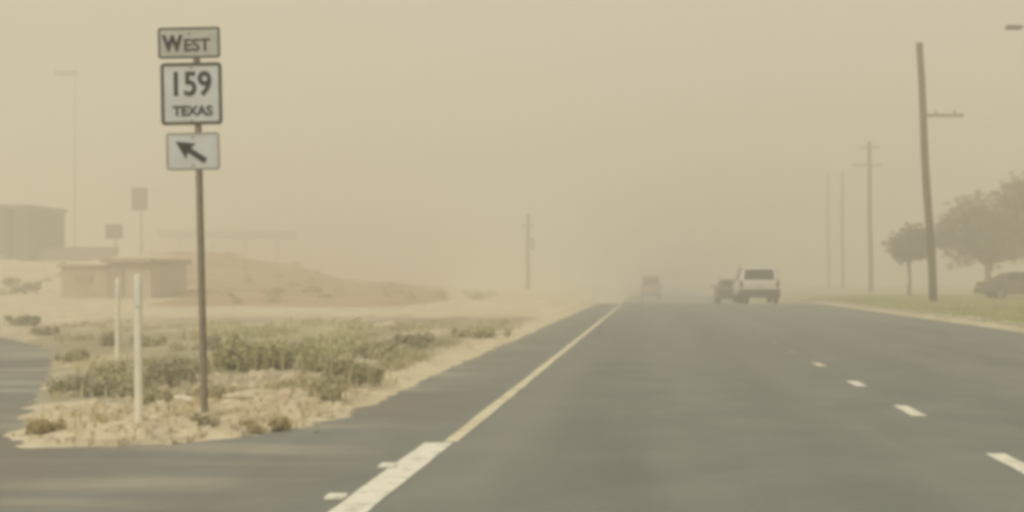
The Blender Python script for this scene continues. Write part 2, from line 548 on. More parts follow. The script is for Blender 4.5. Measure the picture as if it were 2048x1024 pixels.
c = sign_at(387, 303)
ap = put(from_bm("arrow_plate", plate_bm(0.535, 0.375, 0.03), M['sheet_white'], sign), c)
from_bm("border", ring_bm(0.527, 0.367, 0.028, 0.015), M['steel'], ap)
bm = bmesh.new()                                 # slanting arrow: shaft and head
ad = Vector((-0.83, 0, 0.56)).normalized(); an = Vector((ad.z, 0, -ad.x))
cc = Vector((-0.02, 0, 0.0))
P = lambda u, v: cc + ad * u + an * v
outl = [P(-0.175, -0.030), P(0.02, -0.028), P(0.0, -0.092), P(0.185, 0.0), P(0.0, 0.092), P(0.02, 0.028), P(-0.175, 0.030)]
f1 = [bm.verts.new((p.x, -0.004, p.z)) for p in outl]
f2 = [bm.verts.new((p.x, -0.0005, p.z)) for p in outl]
bm.faces.new(f1)
for k in range(len(f1)):
    bm.faces.new((f1[k], f2[k], f2[(k + 1) % len(f1)], f1[(k + 1) % len(f1)]))
bmesh.ops.recalc_face_normals(bm, faces=bm.faces)
from_bm("arrow", bm, M['sign_black'], ap)
for (plate, z) in ((dp, 0.09), (rp, 0.26), (rp, -0.27), (ap, 0.14), (ap, -0.14)):          # bolt heads
    bm = bmesh.new()
    bmesh.ops.create_cone(bm, cap_ends=True, segments=6, radius1=0.012, radius2=0.010, depth=0.012,
                          matrix=Matrix.Translation((0, -0.006, z)) @ Matrix.Rotation(math.radians(90), 4, 'X'))
    from_bm("bolt", bm, M['galv'], plate)

# ------------------------------------------------------------------ white delineator posts
def delineator(px, pyb, pyt, label, lean):
    Y = F * (H - 0.05) / (pyb - 560)
    b = at(px, pyb, Y)
    h = (pyb - pyt) / F * Y
    t = thing("delineator_post", b, label, "marker post", "white delineator posts on the gore", (0, lean, 0.15))
    bm = bmesh.new()
    pts = [(-0.030, 0.008), (-0.02, -0.004), (0, -0.010), (0.02, -0.004), (0.030, 0.008), (0.02, 0.004), (0, -0.002), (-0.02, 0.004)]
    lv = [0.0, 0.3, h * 0.7, h - 0.03, h]
    rings = []
    for i, z in enumerate(lv):
        k = 0.7 if i == 4 else 1.0
        rings.append([bm.verts.new((x * k, y, z - (0.15 if i == 0 else 0))) for x, y in pts])
    n = len(pts)
    for r0, r1 in zip(rings, rings[1:]):
        for k in range(n):
            bm.faces.new((r0[k], r0[(k + 1) % n], r1[(k + 1) % n], r1[k]))
    bm.faces.new(rings[-1])
    bmesh.ops.recalc_face_normals(bm, faces=bm.faces)
    from_bm("post", bm, M['post_white'], t, True)
    bm = bmesh.new()
    bx(bm, (0, -0.016, h - 0.16), (0.042, 0.008, 0.16), bevel=0.003)
    from_bm("reflector", bm, M['reflector'], t)
    bm = bmesh.new()
    bmesh.ops.create_cone(bm, cap_ends=True, segments=16, radius1=0.10, radius2=0.085, depth=0.06, matrix=Matrix.Translation((0, 0, 0.0)))
    from_bm("base", bm, M['rubber'], t)
    return t


delineator(277, 858, 548, "white flexible marker post nearer the road, at the edge of the bare dirt", math.radians(-0.4))
delineator(234, 738, 556, "white flexible marker post standing farther back among the dark weeds", math.radians(0.3))

# raised pavement markers beside the broad white line
for (px, py, lab) in ((672, 998, "small white raised marker beside the broad end of the white line"), (776, 935, "small white raised marker farther up beside the white line")):
    Y = F * H / (py - 560)
    t = tag(from_bm("pavement_marker", (lambda b: (bx(b, (0, 0, 0.012), (0.10, 0.10, 0.024), bevel=0.009), b)[1])(bmesh.new()), M['paint_white'], None, True),
            lab, "road marker", "raised markers along the white line")
    t.location = at(px, py, Y)

# ------------------------------------------------------------------ vehicles
def panel(quad, inset, proud, thick=0.012):
    """a thin slab laid on a face of the body"""
    q = [Vector(p) for p in quad]
    c = sum(q, Vector()) / 4
    nrm = (q[1] - q[0]).cross(q[3] - q[0]).normalized()
    qi = [p + (c - p) * inset for p in q]
    bm = bmesh.new()
    a = [bm.verts.new(p + nrm * proud) for p in qi]
    b = [bm.verts.new(p + nrm * (proud - thick)) for p in qi]
    bm.faces.new(a); bm.faces.new(b[::-1])
    for k in range(4):
        bm.faces.new((a[k], b[k], b[(k + 1) % 4], a[(k + 1) % 4]))
    bmesh.ops.recalc_face_normals(bm, faces=bm.faces)
    return bm


def vehicle(name, loc, rz, st, W, paint, label, cat, win, glass_side, wheels, wr=0.34, tail_z=0.85, bump_h=0.28, group=None, plate=True):
    """st: stations from rear to front (y, z_bottom, z_belt, z_top, half_bottom, half_belt, half_top) ; win = (rear i, windscreen i), roof stations between"""
    t = thing(name, loc, label, cat, group, (0, 0, rz))
    bm = bmesh.new()
    rings = []
    for (y, zb, zs, zt, hb, hs, ht) in st:
        zm = zb + (zs - zb) * 0.45
        half = [(hb * 0.9, zb), (hb, zb + 0.08), (hs * 1.01, zm), (hs, zs), (ht, zt)]
        if zt - zs < 0.06: half[-1] = (hs * 0.86, zt)
        ring = [(x, z) for x, z in half] + [(-x, z) for x, z in half[::-1]]
        rings.append([bm.verts.new((x, y, z)) for x, z in ring])
    n = 10
    for r0, r1 in zip(rings, rings[1:]):
        for k in range(n):
            bm.faces.new((r0[k], r0[(k + 1) % n], r1[(k + 1) % n], r1[k]))
    bm.faces.new(rings[0]); bm.faces.new(rings[-1])
    bmesh.ops.recalc_face_normals(bm, faces=bm.faces)
    P = [[v.co.copy() for v in r] for r in rings]
    body = from_bm("body", bm, paint, t, True)
    bv = body.modifiers.new("edges", 'BEVEL'); bv.width = 0.035; bv.segments = 2; bv.limit_method = 'ANGLE'; bv.angle_limit = math.radians(18)
    ri, wi = win
    # glass
    q = [P[ri][5], P[ri][4], P[ri + 1][4], P[ri + 1][5]]
    if (q[1] - q[0]).cross(q[3] - q[0]).y > 0: q = q[::-1]
    from_bm("rear_window", panel(q, 0.14, 0.010), M['glass'], t)
    q = [P[wi][4], P[wi][5], P[wi + 1][5], P[wi + 1][4]]
    if (q[1] - q[0]).cross(q[3] - q[0]).y < 0: q = q[::-1]
    from_bm("windscreen", panel(q, 0.08, 0.010), M['glass'], t)
    for (i, j) in glass_side:
        for sgn in (1, -1):
            a, b = (3, 4) if sgn > 0 else (6, 5)
            q = [P[i][a], P[j][a], P[j][b], P[i][b]]
            if (q[1] - q[0]).cross(q[3] - q[0]).x * sgn < 0: q = q[::-1]
            from_bm("side_window", panel(q, 0.12, 0.010), M['glass'], t)
    y0, L = st[0][0], st[-1][0]
    hw = st[1][5]
    bm = bmesh.new(); bx(bm, (0, y0 - 0.03, 0.30 + bump_h / 2), (W * 0.99, 0.22, bump_h), bevel=0.05); from_bm("bumper", bm, M['trim'], t, True)
    bm = bmesh.new(); bx(bm, (0, L - 0.02, 0.30 + bump_h / 2), (W * 0.96, 0.20, bump_h), bevel=0.05); from_bm("bumper", bm, M['trim'], t, True)
    for sgn in (1, -1):
        bm = bmesh.new(); bx(bm, (sgn * (hw - 0.10), y0 - 0.004, tail_z), (0.14, 0.05, 0.34), bevel=0.02); from_bm("tail_light", bm, M['red_lens'], t)
        bm = bmesh.new(); bx(bm, (sgn * (hw - 0.22), L - 0.02, 0.70), (0.32, 0.10, 0.14), bevel=0.03); from_bm("headlight", bm, M['clear_lens'], t)
        bm = bmesh.new(); bx(bm, (sgn * (hw + 0.10), L * 0.66, st[3][2] + 0.08), (0.20, 0.10, 0.14), bevel=0.03); from_bm("wing_mirror", bm, paint, t)
        for wy in wheels:
            bm = bmesh.new()
            pr = [(wr * 0.62, -0.10), (wr * 0.93, -0.11), (wr, -0.08), (wr, 0.08), (wr * 0.93, 0.11), (wr * 0.62, 0.10)]
            sg = 24
            rr = [[bm.verts.new((sgn * (W / 2 - 0.12) + u, wy + r * math.cos(2 * math.pi * k / sg), wr + r * math.sin(2 * math.pi * k / sg))) for r, u in pr] for k in range(sg)]
            for k in range(sg):
                a, b = rr[k], rr[(k + 1) % sg]
                for i in range(len(pr)):
                    bm.faces.new((a[i], a[(i + 1) % len(pr)], b[(i + 1) % len(pr)], b[i]))
            bmesh.ops.recalc_face_normals(bm, faces=bm.faces)
            wh = from_bm("wheel", bm, M['rubber'], t, True)
            bm = bmesh.new()
            bmesh.ops.create_cone(bm, cap_ends=True, segments=20, radius1=wr * 0.63, radius2=wr * 0.5, depth=0.18,
                                  matrix=Matrix.Translation((sgn * (W / 2 - 0.12), wy, wr)) @ Matrix.Rotation(sgn * math.radians(90), 4, 'Y'))
            from_bm("rim", bm, M['alloy'], wh)
    if plate:
        bm = bmesh.new(); bx(bm, (0, y0 - 0.008, tail_z - 0.10), (0.31, 0.03, 0.16), bevel=0.006); from_bm("number_plate", bm, M['plate'], t)
    return t


SUV = [(0.0, 0.36, 1.02, 1.05, 0.90, 0.98, 0.92), (0.10, 0.34, 1.10, 1.14, 0.94, 1.0, 0.92), (0.32, 0.34, 1.14, 1.74, 0.95, 1.01, 0.80), (0.75, 0.32, 1.12, 1.83, 0.96, 1.02, 0.80),
       (2.2, 0.32, 1.08, 1.84, 0.96, 1.02, 0.80), (2.75, 0.32, 1.06, 1.76, 0.96, 1.02, 0.78), (3.55, 0.33, 1.05, 1.10, 0.96, 1.01, 0.90), (4.6, 0.36, 0.96, 1.00, 0.93, 0.97, 0.86), (4.9, 0.42, 0.80, 0.82, 0.84, 0.86, 0.76)]
SEDAN = [(0.0, 0.36, 0.86, 0.90, 0.82, 0.86, 0.78), (0.55, 0.30, 0.94, 0.98, 0.88, 0.90, 0.78), (1.25, 0.28, 0.95, 1.38, 0.88, 0.91, 0.64), (1.9, 0.27, 0.94, 1.45, 0.89, 0.92, 0.66),
         (2.5, 0.27, 0.93, 1.42, 0.89, 0.92, 0.65), (3.3, 0.28, 0.92, 0.97, 0.89, 0.91, 0.78), (4.3, 0.30, 0.80, 0.84, 0.86, 0.88, 0.74), (4.65, 0.36, 0.62, 0.64, 0.76, 0.78, 0.66)]
VAN = [(0.0, 0.40, 1.18, 1.30, 0.94, 1.0, 0.94), (0.04, 0.40, 1.22, 1.34, 0.95, 1.0, 0.93), (0.14, 0.40, 1.25, 2.25, 0.95, 1.0, 0.84), (0.5, 0.40, 1.25, 2.38, 0.96, 1.01, 0.84),
       (3.6, 0.40, 1.22, 2.40, 0.96, 1.01, 0.84), (4.1, 0.40, 1.20, 2.28, 0.96, 1.01, 0.80), (4.8, 0.40, 1.12, 1.20, 0.95, 1.0, 0.86), (5.4, 0.45, 0.95, 1.0, 0.90, 0.94, 0.80)]

p = at(1519, 600, 54)
vehicle("suv", (p.x, 54, road_z(p.x, 54)), 0, SUV, 2.04, M['white_car'], "white tall wagon driving away over the crest, dark rear window and bumper", "car", (1, 5),
        [(2, 3), (3, 4), (4, 5)], (0.95, 3.95), 0.37, 0.98, 0.42)
p = at(1468, 600, 63)
vehicle("sedan", (p.x, 63, road_z(p.x, 63)), 0, SEDAN, 1.84, M['dark_car'], "dark car half hidden ahead of the white wagon at the crest", "car", (1, 4),
        [(2, 3), (3, 4)], (0.85, 3.55), 0.33, 0.72)
p = at(1302, 600, 112)
vehicle("van", (p.x, 112, road_z(p.x, 112)), 0, VAN, 2.02, M['tan_car'], "faint tan van dissolving in the dust beyond the crest", "van", (1, 5),
        [(4, 5)], (1.0, 4.5), 0.36, 1.1)
p = at(1960, 597, 58)
vehicle("sedan", (p.x, 58.0, ground_z(p.x + 2, 58)), math.radians(-94), SEDAN, 1.84, M['dark_car'], "dark car seen side-on beyond the grass verge under the trees", "car", (1, 4),
        [(2, 3), (3, 4)], (0.85, 3.55), 0.33, 0.72)

# ------------------------------------------------------------------ utility poles
def pole(px_b, py_b, px_t, py_t, Y, label, arms, r0=0.17, r1=0.12, extra=None, group="wooden utility poles along the road"):
    b = at(px_b, py_b, Y)
    b.z = ground_z(b.x, Y)
    tp = at(px_t, py_t, Y) - b
    t = thing("utility_pole", b, label, "utility pole", group)
    bm = bmesh.new()
    n = 7
    pts = [Vector((tp.x * k / n + 0.03 * math.sin(k * 1.3), 0, tp.z * k / n - (0.3 if k == 0 else 0))) for k in range(n + 1)]
    tube(bm, pts, [r0 + (r1 - r0) * k / n for k in range(n + 1)], 12)
    from_bm("pole", bm, M['wood'], t, True)
    for (pya, pxl, pxr, ins) in arms:
        z = H - (pya - VY) / F * Y - b.z
        x0, x1 = (pxl - VX) / F * Y - b.x, (pxr - VX) / F * Y - b.x
        bm = bmesh.new()
        bx(bm, ((x0 + x1) / 2, -0.16, z), (x1 - x0, 0.10, 0.12), bevel=0.01)
        ca = from_bm("crossarm", bm, M['arm'], t)
        for k in range(ins):
            xi = x0 + (x1 - x0) * (k + 0.5) / ins
            bm = bmesh.new()
            for zz, r in ((0.09, 0.03), (0.15, 0.06), (0.20, 0.035)):
                bmesh.ops.create_cone(bm, cap_ends=True, segments=10, radius1=r, radius2=r * 0.8, depth=0.07, matrix=Matrix.Translation((xi, -0.16, z + zz)))
            from_bm("insulator", bm, M['galv'], ca)
    if extra == "transformer":
        z = H - (490 - VY) / F * Y - b.z
        bm = bmesh.new()
        bmesh.ops.create_cone(bm, cap_ends=True, segments=18, radius1=0.34, radius2=0.34, depth=1.15, matrix=Matrix.Translation((0.42, -0.1, z)))
        bmesh.ops.create_cone(bm, cap_ends=True, segments=18, radius1=0.36, radius2=0.2, depth=0.12, matrix=Matrix.Translation((0.42, -0.1, z + 0.63)))
        from_bm("transformer", bm, M['galv'], t)
    return t


pole(1867, 594, 1838, 86, 49, "tall leaning bare wooden pole in front of the round tree, darkest of the poles", [(232, 1852, 1925, 2)], 0.19, 0.15)
pole(1742, 597, 1738, 284, 98, "hazy wooden pole with two crossarms behind the tall leaning pole", [(331, 1702, 1764, 4), (296, 1716, 1760, 2)], 0.22, 0.16)
pole(1686, 597, 1684, 342, 138, "pale bare pole just beyond the pole with two crossarms", [], 0.20, 0.16)
pole(1657, 597, 1655, 346, 155, "faintest bare pole, farthest along the verge beyond the grass", [], 0.22, 0.16)
pole(1056, 597, 1056, 428, 122, "faint pole carrying a transformer, standing alone beyond the bend of the weeds", [(452, 1042, 1070, 2)], 0.24, 0.18, "transformer", group=None)

# street lamp reaching in from beyond the right verge
Y = 44
hd = at(2030, 55, Y)
pb = Vector((hd.x + 2.3, Y, ground_z(hd.x + 2.3, Y)))
sl = thing("street_lamp", pb, "street lamp whose dark head reaches in high above the trees", "street lamp")
hz = hd.z - pb.z
bm = bmesh.new(); tube(bm, [(0, 0, -0.2), (0, 0, hz * 0.5), (0, 0, hz - 0.2)], [0.11, 0.09, 0.07], 12); from_bm("pole", bm, M['galv'], sl, True)
bm = bmesh.new(); tube(bm, [(0, 0, hz - 0.45), (-0.3, 0, hz - 0.12), (-1.0, 0, hz), (-2.1, 0, hz + 0.02)], [0.05, 0.045, 0.04, 0.035], 8); from_bm("arm", bm, M['galv'], sl, True)
bm = bmesh.new(); bx(bm, (-2.35, 0, hz), (0.62, 0.28, 0.16), bevel=0.05); from_bm("lamp_head", bm, M['trim'], sl, True)

# ------------------------------------------------------------------ trees and weeds
def leaf_cloud(centres, n, size, rnd, squash=0.8, flat=0.0):
    """many small leaf faces spread through clump-shaped volumes"""
    vs, fs = [], []
    tot = sum(r ** 2 for _, r in centres)
    for c, r in centres:
        c = Vector(c)
        for _ in range(int(n * r * r / tot)):
            d = Vector((rnd.gauss(0, 1), rnd.gauss(0, 1), rnd.gauss(0, 1))).normalized() * (r * rnd.random() ** 0.45)
            d.z *= squash
            p = c + d
            u = Vector((rnd.gauss(0, 1), rnd.gauss(0, 1), rnd.gauss(0, 1))).normalized()
            w = u.orthogonal().normalized()
            s = size * rnd.uniform(0.6, 1.4)
            i = len(vs)
            vs += [p - u * s, p + w * s * 0.45, p + u * s, p - w * s * 0.45]
            fs.append((i, i + 1, i + 2, i + 3))
    return vs, fs


def tree(loc, clumps, n, leaf, th, label, seed, trunk_r=0.16, name="roadside_tree"):
    rnd = random.Random(seed)
    t = thing(name, loc, label, "tree", "dusty trees beyond the verge")
    bm = bmesh.new()
    tube(bm, [(0, 0, -0.2), (0.05, 0, th * 0.5), (0.0, 0.05, th)], [trunk_r * 1.3, trunk_r, trunk_r * 0.8], 10)
    for c, r in clumps:
        a = Vector((0, 0.02, th * rnd.uniform(0.75, 1.0)))
        b = Vector(c)
        tube(bm, [a, a.lerp(b, 0.5) + Vector((0, 0, 0.15)), b, b + Vector((0, 0, r * 0.5))], [trunk_r * 0.5, trunk_r * 0.32, trunk_r * 0.18, 0.015], 6)
    from_bm("trunk", bm, M['bark'], t, True)
    vs, fs = leaf_cloud(clumps, int(n * 0.72), leaf, rnd)
    rim = [(Vector(c) + Vector((rnd.gauss(0, 1), rnd.gauss(0, 1), rnd.gauss(0.2, 1))).normalized() * r * rnd.uniform(0.9, 1.25), r * rnd.uniform(0.16, 0.34)) for c, r in clumps for _ in range(5)]
    v2, f2 = leaf_cloud(rim, int(n * 0.3), leaf, rnd, 0.7)
    i0 = len(vs)
    vs += v2
    fs += [tuple(i0 + q for q in f) for f in f2]
    from_py("crown", vs, fs, M['leaf'], t)
    return t


def clumpset(px0, px1, top, bot, Y, loc, seed, n, r):
    """clumps that fill an outline given in photograph pixels at distance Y; top, bot tables of px -> py"""
    rnd = random.Random(seed)
    out = []
    for _ in range(n):
        px = rnd.uniform(px0, px1)
        ytop, ybot = lerp_table(top, px), lerp_table(bot, px)
        rr = r * rnd.uniform(0.7, 1.25)
        m = rr / Y * F * 0.75
        if ybot - ytop < 2 * m: py = (ytop + ybot) / 2
        else: py = rnd.uniform(ytop + m, ybot - m)
        q = at(px, py, Y) - loc
        out.append(((q.x, rnd.uniform(-1.2, 1.2), q.z), rr))
    return out


Yt = 68
loc = at(1818, 594, Yt); loc.z = ground_z(loc.x, Yt)
tree(loc, clumpset(1786, 1850, [(1780, 485), (1800, 455), (1820, 442), (1850, 450)], [(1780, 520), (1830, 528), (1860, 522)], Yt, loc, 3, 22, 0.68), 9000, 0.085, 2.3,
     "small round-crowned tree behind the leaning wooden pole", 3, 0.10)
Yt = 74
loc = at(1975, 594, Yt); loc.z = ground_z(loc.x, Yt)
tree(loc, clumpset(1890, 2130, [(1885, 440), (1915, 398), (1940, 384), (1965, 404), (1985, 396), (2010, 362), (2050, 340), (2130, 380)],
                   [(1880, 525), (1930, 538), (2000, 532), (2130, 530)], Yt, loc, 5, 85, 1.0), 30000, 0.10, 2.6,
     "large broad tree spreading over the dark parked car", 5, 0.22)


def blades(vs, fs, p, h, n, spread, rnd, lean=0.5, width=0.012):
    for _ in range(n):
        a = rnd.uniform(0, 2 * math.pi)
        q = Vector((p[0] + rnd.gauss(0, spread), p[1] + rnd.gauss(0, spread), p[2]))
        d = Vector((math.cos(a), math.sin(a), 0))
        hh = h * rnd.uniform(0.5, 1.15)
        w = Vector((-d.y, d.x, 0)) * width * rnd.uniform(0.7, 1.5)
        l = lean * rnd.uniform(0.1, 1.0) * hh
        i = len(vs)
        m = q + d * l * 0.35 + Vector((0, 0, hh * 0.6))
        e = q + d * l + Vector((0, 0, hh))
        vs += [q - w, q + w, m + w * 0.7, m - w * 0.7, e]
        fs += [(i, i + 1, i + 2, i + 3), (i + 3, i + 2, i + 4)]


def shrub(px, py, hw_px, h_px, material, label, seed, cat="shrub", name="desert_shrub", dens=1.0, group="weedy shrubs on the dirt"):
    rnd = random.Random(seed)
    Y = F * (H - 0.06) / (py - 560)
    p = at(px, py, Y)
    p.z = ground_z(p.x, Y) - 0.01
    w, h = 1.25 * hw_px / F * Y, 0.78 * h_px / F * Y
    t = thing(name, p, label, cat, group)
    bm = bmesh.new()
    cl = []
    for k in range(9):
        a = rnd.uniform(0, 6.28); r = w * rnd.uniform(0.1, 0.75)
        c = Vector((math.cos(a) * r, math.sin(a) * r * 0.7, h * rnd.uniform(0.3, 0.75)))
        cl.append((c, max(0.05, min(w, h) * rnd.uniform(0.28, 0.48))))
        tube(bm, [(c.x * 0.15, c.y * 0.15, -0.03), (c.x * 0.6, c.y * 0.6, c.z * 0.6), tuple(c), (c.x * 1.15, c.y * 1.15, h * rnd.uniform(0.85, 1.1))],
             [0.012, 0.008, 0.005, 0.002], 5)
    from_bm("stem", bm, M['bark'], t, True)
    vs, fs = leaf_cloud(cl, int(900 * dens), max(0.018, min(0.05, w * 0.07)), rnd, 0.85)
    for k in range(int(60 * dens)):
        blades(vs, fs, (rnd.gauss(0, w * 0.4), rnd.gauss(0, w * 0.3), 0.0), h * 0.8, 1, 0.01, rnd, 0.9, 0.008)
    from_py("foliage", vs, fs, material, t)
    return t


D, G, Yl = M['weed_dark'], M['weed'], M['weed_dry']
shrub(345, 770, 48, 78, D, "dark grey-green shrub immediately beside the sign post", 11, dens=1.6)
shrub(225, 788, 60, 56, D, "wide dark low shrub between the two white marker posts", 12, dens=1.5)
shrub(140, 782, 44, 46, D, "dark low shrub nearest the turning's kerbless edge", 13)
shrub(310, 800, 34, 40, M['weed_olive'], "small dark shrub just behind the nearer white marker post", 14)
shrub(217, 690, 18, 40, D, "little dark bush behind the farther white marker post", 15)
shrub(150, 720, 40, 34, M['weed_olive'], "sparse grey bush by the curve of the turning", 16)
shrub(42, 652, 32, 26, D, "isolated dark bush on pale sand beyond the turning", 17, dens=1.4)
shrub(95, 668, 40, 18, M['weed_olive'], "flat dark scrub on sand beside the isolated dark bush", 18)
shrub(300, 690, 40, 30, M['weed_olive'], "faint low scrub across the pale sand behind the sign post", 19)
shrub(100, 856, 42, 38, Yl, "yellowish tuft on the tip of dirt nearest the turning", 20, dens=0.8)
shrub(470, 742, 70, 82, G, "bright green bushy weed beside the sign post's foot", 21, dens=2.2)
shrub(560, 735, 70, 74, G, "broad green weed in the middle of the weed bank", 22, dens=2.2)
shrub(640, 745, 52, 80, G, "upright green weed near the brown end of the weed bank", 23, dens=1.8)
shrub(430, 700, 34, 44, D, "dark tall weed directly behind the sign post", 24)
shrub(700, 775, 50, 80, M['weed_olive'], "olive brown weed clump at the road end of the weed bank", 25, dens=1.8)
shrub(655, 800, 40, 60, M['weed_olive'], "brown dry weed clump close to the paved shoulder", 26, dens=1.2)
shrub(738, 770, 26, 44, D, "small very dark weed at the shoulder end of the bank", 27)
shrub(760, 720, 60, 50, M['weed_olive'], "grey-brown low weed behind the shoulder sand", 28)
shrub(850, 700, 70, 40, D, "long low scrub along the far shoulder", 29)
shrub(950, 675, 70, 28, M['weed_olive'], "far scrub where the shoulder meets the haze", 30)
shrub(560, 845, 34, 34, Yl, "dry straw tuft in front of the green weed bank", 31, dens=0.7)
shrub(630, 848, 24, 30, G, "small green tuft at the paved edge", 32, dens=0.7)
shrub(500, 850, 26, 28, Yl, "thin straw tuft between sign post and pavement", 33, dens=0.6)
shrub(412, 852, 26, 26, D, "brown tuft growing round the foot of the sign post", 34, dens=0.6)
for k, (px, py, wv, hv) in enumerate(((22, 590, 20, 40), (52, 598, 16, 26), (74, 596, 14, 30))):
    rnd = random.Random(50 + k)
    Y = 50.0
    p = at(px, py, Y); p.z = ground_z(p.x, Y)
    t = thing("desert_shrub", p, ("tallest hazy bush at the foot of the far bank", "middle small hazy bush at the foot of the far bank", "last hazy bush of the row, nearest the low shed")[k], "shrub", "hazy bushes by the far bank")
    hh, ww = hv / F * Y, wv / F * Y
    bm = bmesh.new(); tube(bm, [(0, 0, -0.05), (0, 0, hh * 0.5)], [0.03, 0.015], 6); from_bm("stem", bm, M['bark'], t)
    cl = [((rnd.uniform(-ww, ww) * 0.5, rnd.uniform(-.2, .2), hh * rnd.uniform(0.25, 0.75)), ww * 0.5) for _ in range(8)]
    vs, fs = leaf_cloud(cl, 900, 0.035, rnd)
    from_py("foliage", vs, fs, M['weed_dark'], t)

# grass and small weeds nobody could count
rnd = random.Random(99)
green, brown = ([], []), ([], [])
for _ in range(12000):
    px, py = rnd.uniform(120, 1150), rnd.uniform(650, 800)
    Y = F * H / (py - 560)
    X = (px - VX) / F * Y
    if Y > 45: continue
    sd = paved_sd(X, Y)
    if sd < 0.55: continue
    d = mnoise.noise(Vector((X * 0.8, Y * 0.35, 3.1))) + 0.5 * mnoise.noise(Vector((X * 2.2, Y * 1.2, 7.7)))
    pale = 430 < px < 600 and 742 < py < 795
    if d < 0.10 + (0.6 if pale else 0) + (0.22 if px < 400 else 0): continue
    is_green = (410 + 60 * d < px < 690 + 90 * d and py < 745) or (px > 960 and rnd.random() < 0.5)
    vv, ff = green if is_green else brown
    z = ground_z(X, Y) - 0.01
    big = rnd.random() < 0.12
    if big:                                                   # a leafy tuft
        r = rnd.uniform(0.06, 0.16)
        i0 = len(vv)
        lv, lf = leaf_cloud([((X, Y, z + r * 0.6), r)], 40, 0.022, rnd, 0.6)
        vv += lv
        ff += [tuple(i0 + q for q in f) for f in lf]
    else:
        blades(vv, ff, (X, Y, z), rnd.uniform(0.05, 0.20) * (1.25 if is_green else 0.8), 4, 0.09, rnd, 1.1, 0.011)
weeds = tag(from_py("weeds", *green, M['weed']), "low green weeds covering the bank behind the sign", kind="stuff")
weeds['category'] = "weeds"
scrub = tag(from_py("undergrowth", *brown, M['weed_olive']), "olive brown scrub creeping over the dirt and along the far shoulder", kind="stuff")
scrub['category'] = "scrub"
vs, fs = [], []
for _ in range(1500):
    X, Y = rnd.uniform(-9, -2.6), rnd.uniform(7.6, 15)
    sd = paved_sd(X, Y)
    if sd < 0.25: continue
    if mnoise.noise(Vector((X * 1.1, Y * 1.1, 8.0))) < 0.12: continue
    blades(vs, fs, (X, Y, ground_z(X, Y) - 0.01), rnd.uniform(0.04, 0.14), 4, 0.05, rnd, 0.9, 0.007)
dry = tag(from_py("dry_grass", vs, fs, M['weed_dry']), "sparse straw-coloured grass on the bare gore", kind="stuff")
dry['category'] = "dry grass"
vs, fs = [], []
for _ in range(9000):
    Y = 14 + 60 * rnd.random() ** 0.8
    X = rnd.uniform(8.6, max(9.5, 0.36 * Y + 1))
    blades(vs, fs, (X, Y, ground_z(X, Y) - 0.01), rnd.uniform(0.06, 0.16), 3, 0.15, rnd, 0.6, 0.016)
vg = tag(from_py("verge_grass", vs, fs, M['grass']), "green grass on the verge beyond the pale kerb", kind="stuff")
vg['category'] = "grass"

# ragged scrub over the far bank
rnd = random.Random(77)
vs, fs = [], []
for _ in range(130):
    px = rnd.uniform(-60, 980)
    Y = rnd.uniform(44, 80)
    X = (px - VX) / F * Y
    if X > -8: continue
    if mnoise.noise(Vector((X * 0.25, Y * 0.25, 4.0))) < -0.05: continue
    r = rnd.uniform(0.15, 0.5)
    i0 = len(vs)
    lv, lf = leaf_cloud([((X + rnd.uniform(-r, r), Y, ground_z(X, Y) + r * rnd.uniform(0.2, 0.6)), r * rnd.uniform(0.5, 1.0)) for _k in range(3)], 150, 0.05, rnd, 0.6)
    vs += lv
    fs += [tuple(i0 + q for q in f) for f in lf]
bank = tag(from_py("bank_scrub", vs, fs, M['weed_olive']), "hazy low scrub dotted over the far brown bank", kind="stuff")
bank['category'] = "scrub"

# stones and pale litter on the dirt
def lump(px, py, w_px, h_px, material, label, name, cat, seed, group=None):
    rnd = random.Random(seed)
    Y = F * (H - 0.07) / (py - 560)
    p = at(px, py, Y)
    p.z = ground_z(p.x, Y)
    w, h = w_px / F * Y, h_px / F * Y
    bm = bmesh.new()
    bmesh.ops.create_icosphere(bm, subdivisions=3, radius=1.0)
    off = Vector((seed * 3.7, seed * 1.9, 0))
    for v in bm.verts:
        k = 1 + 0.35 * mnoise.noise(v.co * 1.3 + off) + 0.12 * mnoise.noise(v.co * 4 + off)
        v.co = Vector((v.co.x * w / 2 * k, v.co.y * w * 0.32 * k, max(-0.2, v.co.z) * h * k))
    o = from_bm(name, bm, material, None, True)
    o.location = p
    o.rotation_euler = (0, 0, rnd.uniform(-0.4, 0.4))
    return tag(o, label, cat, group)


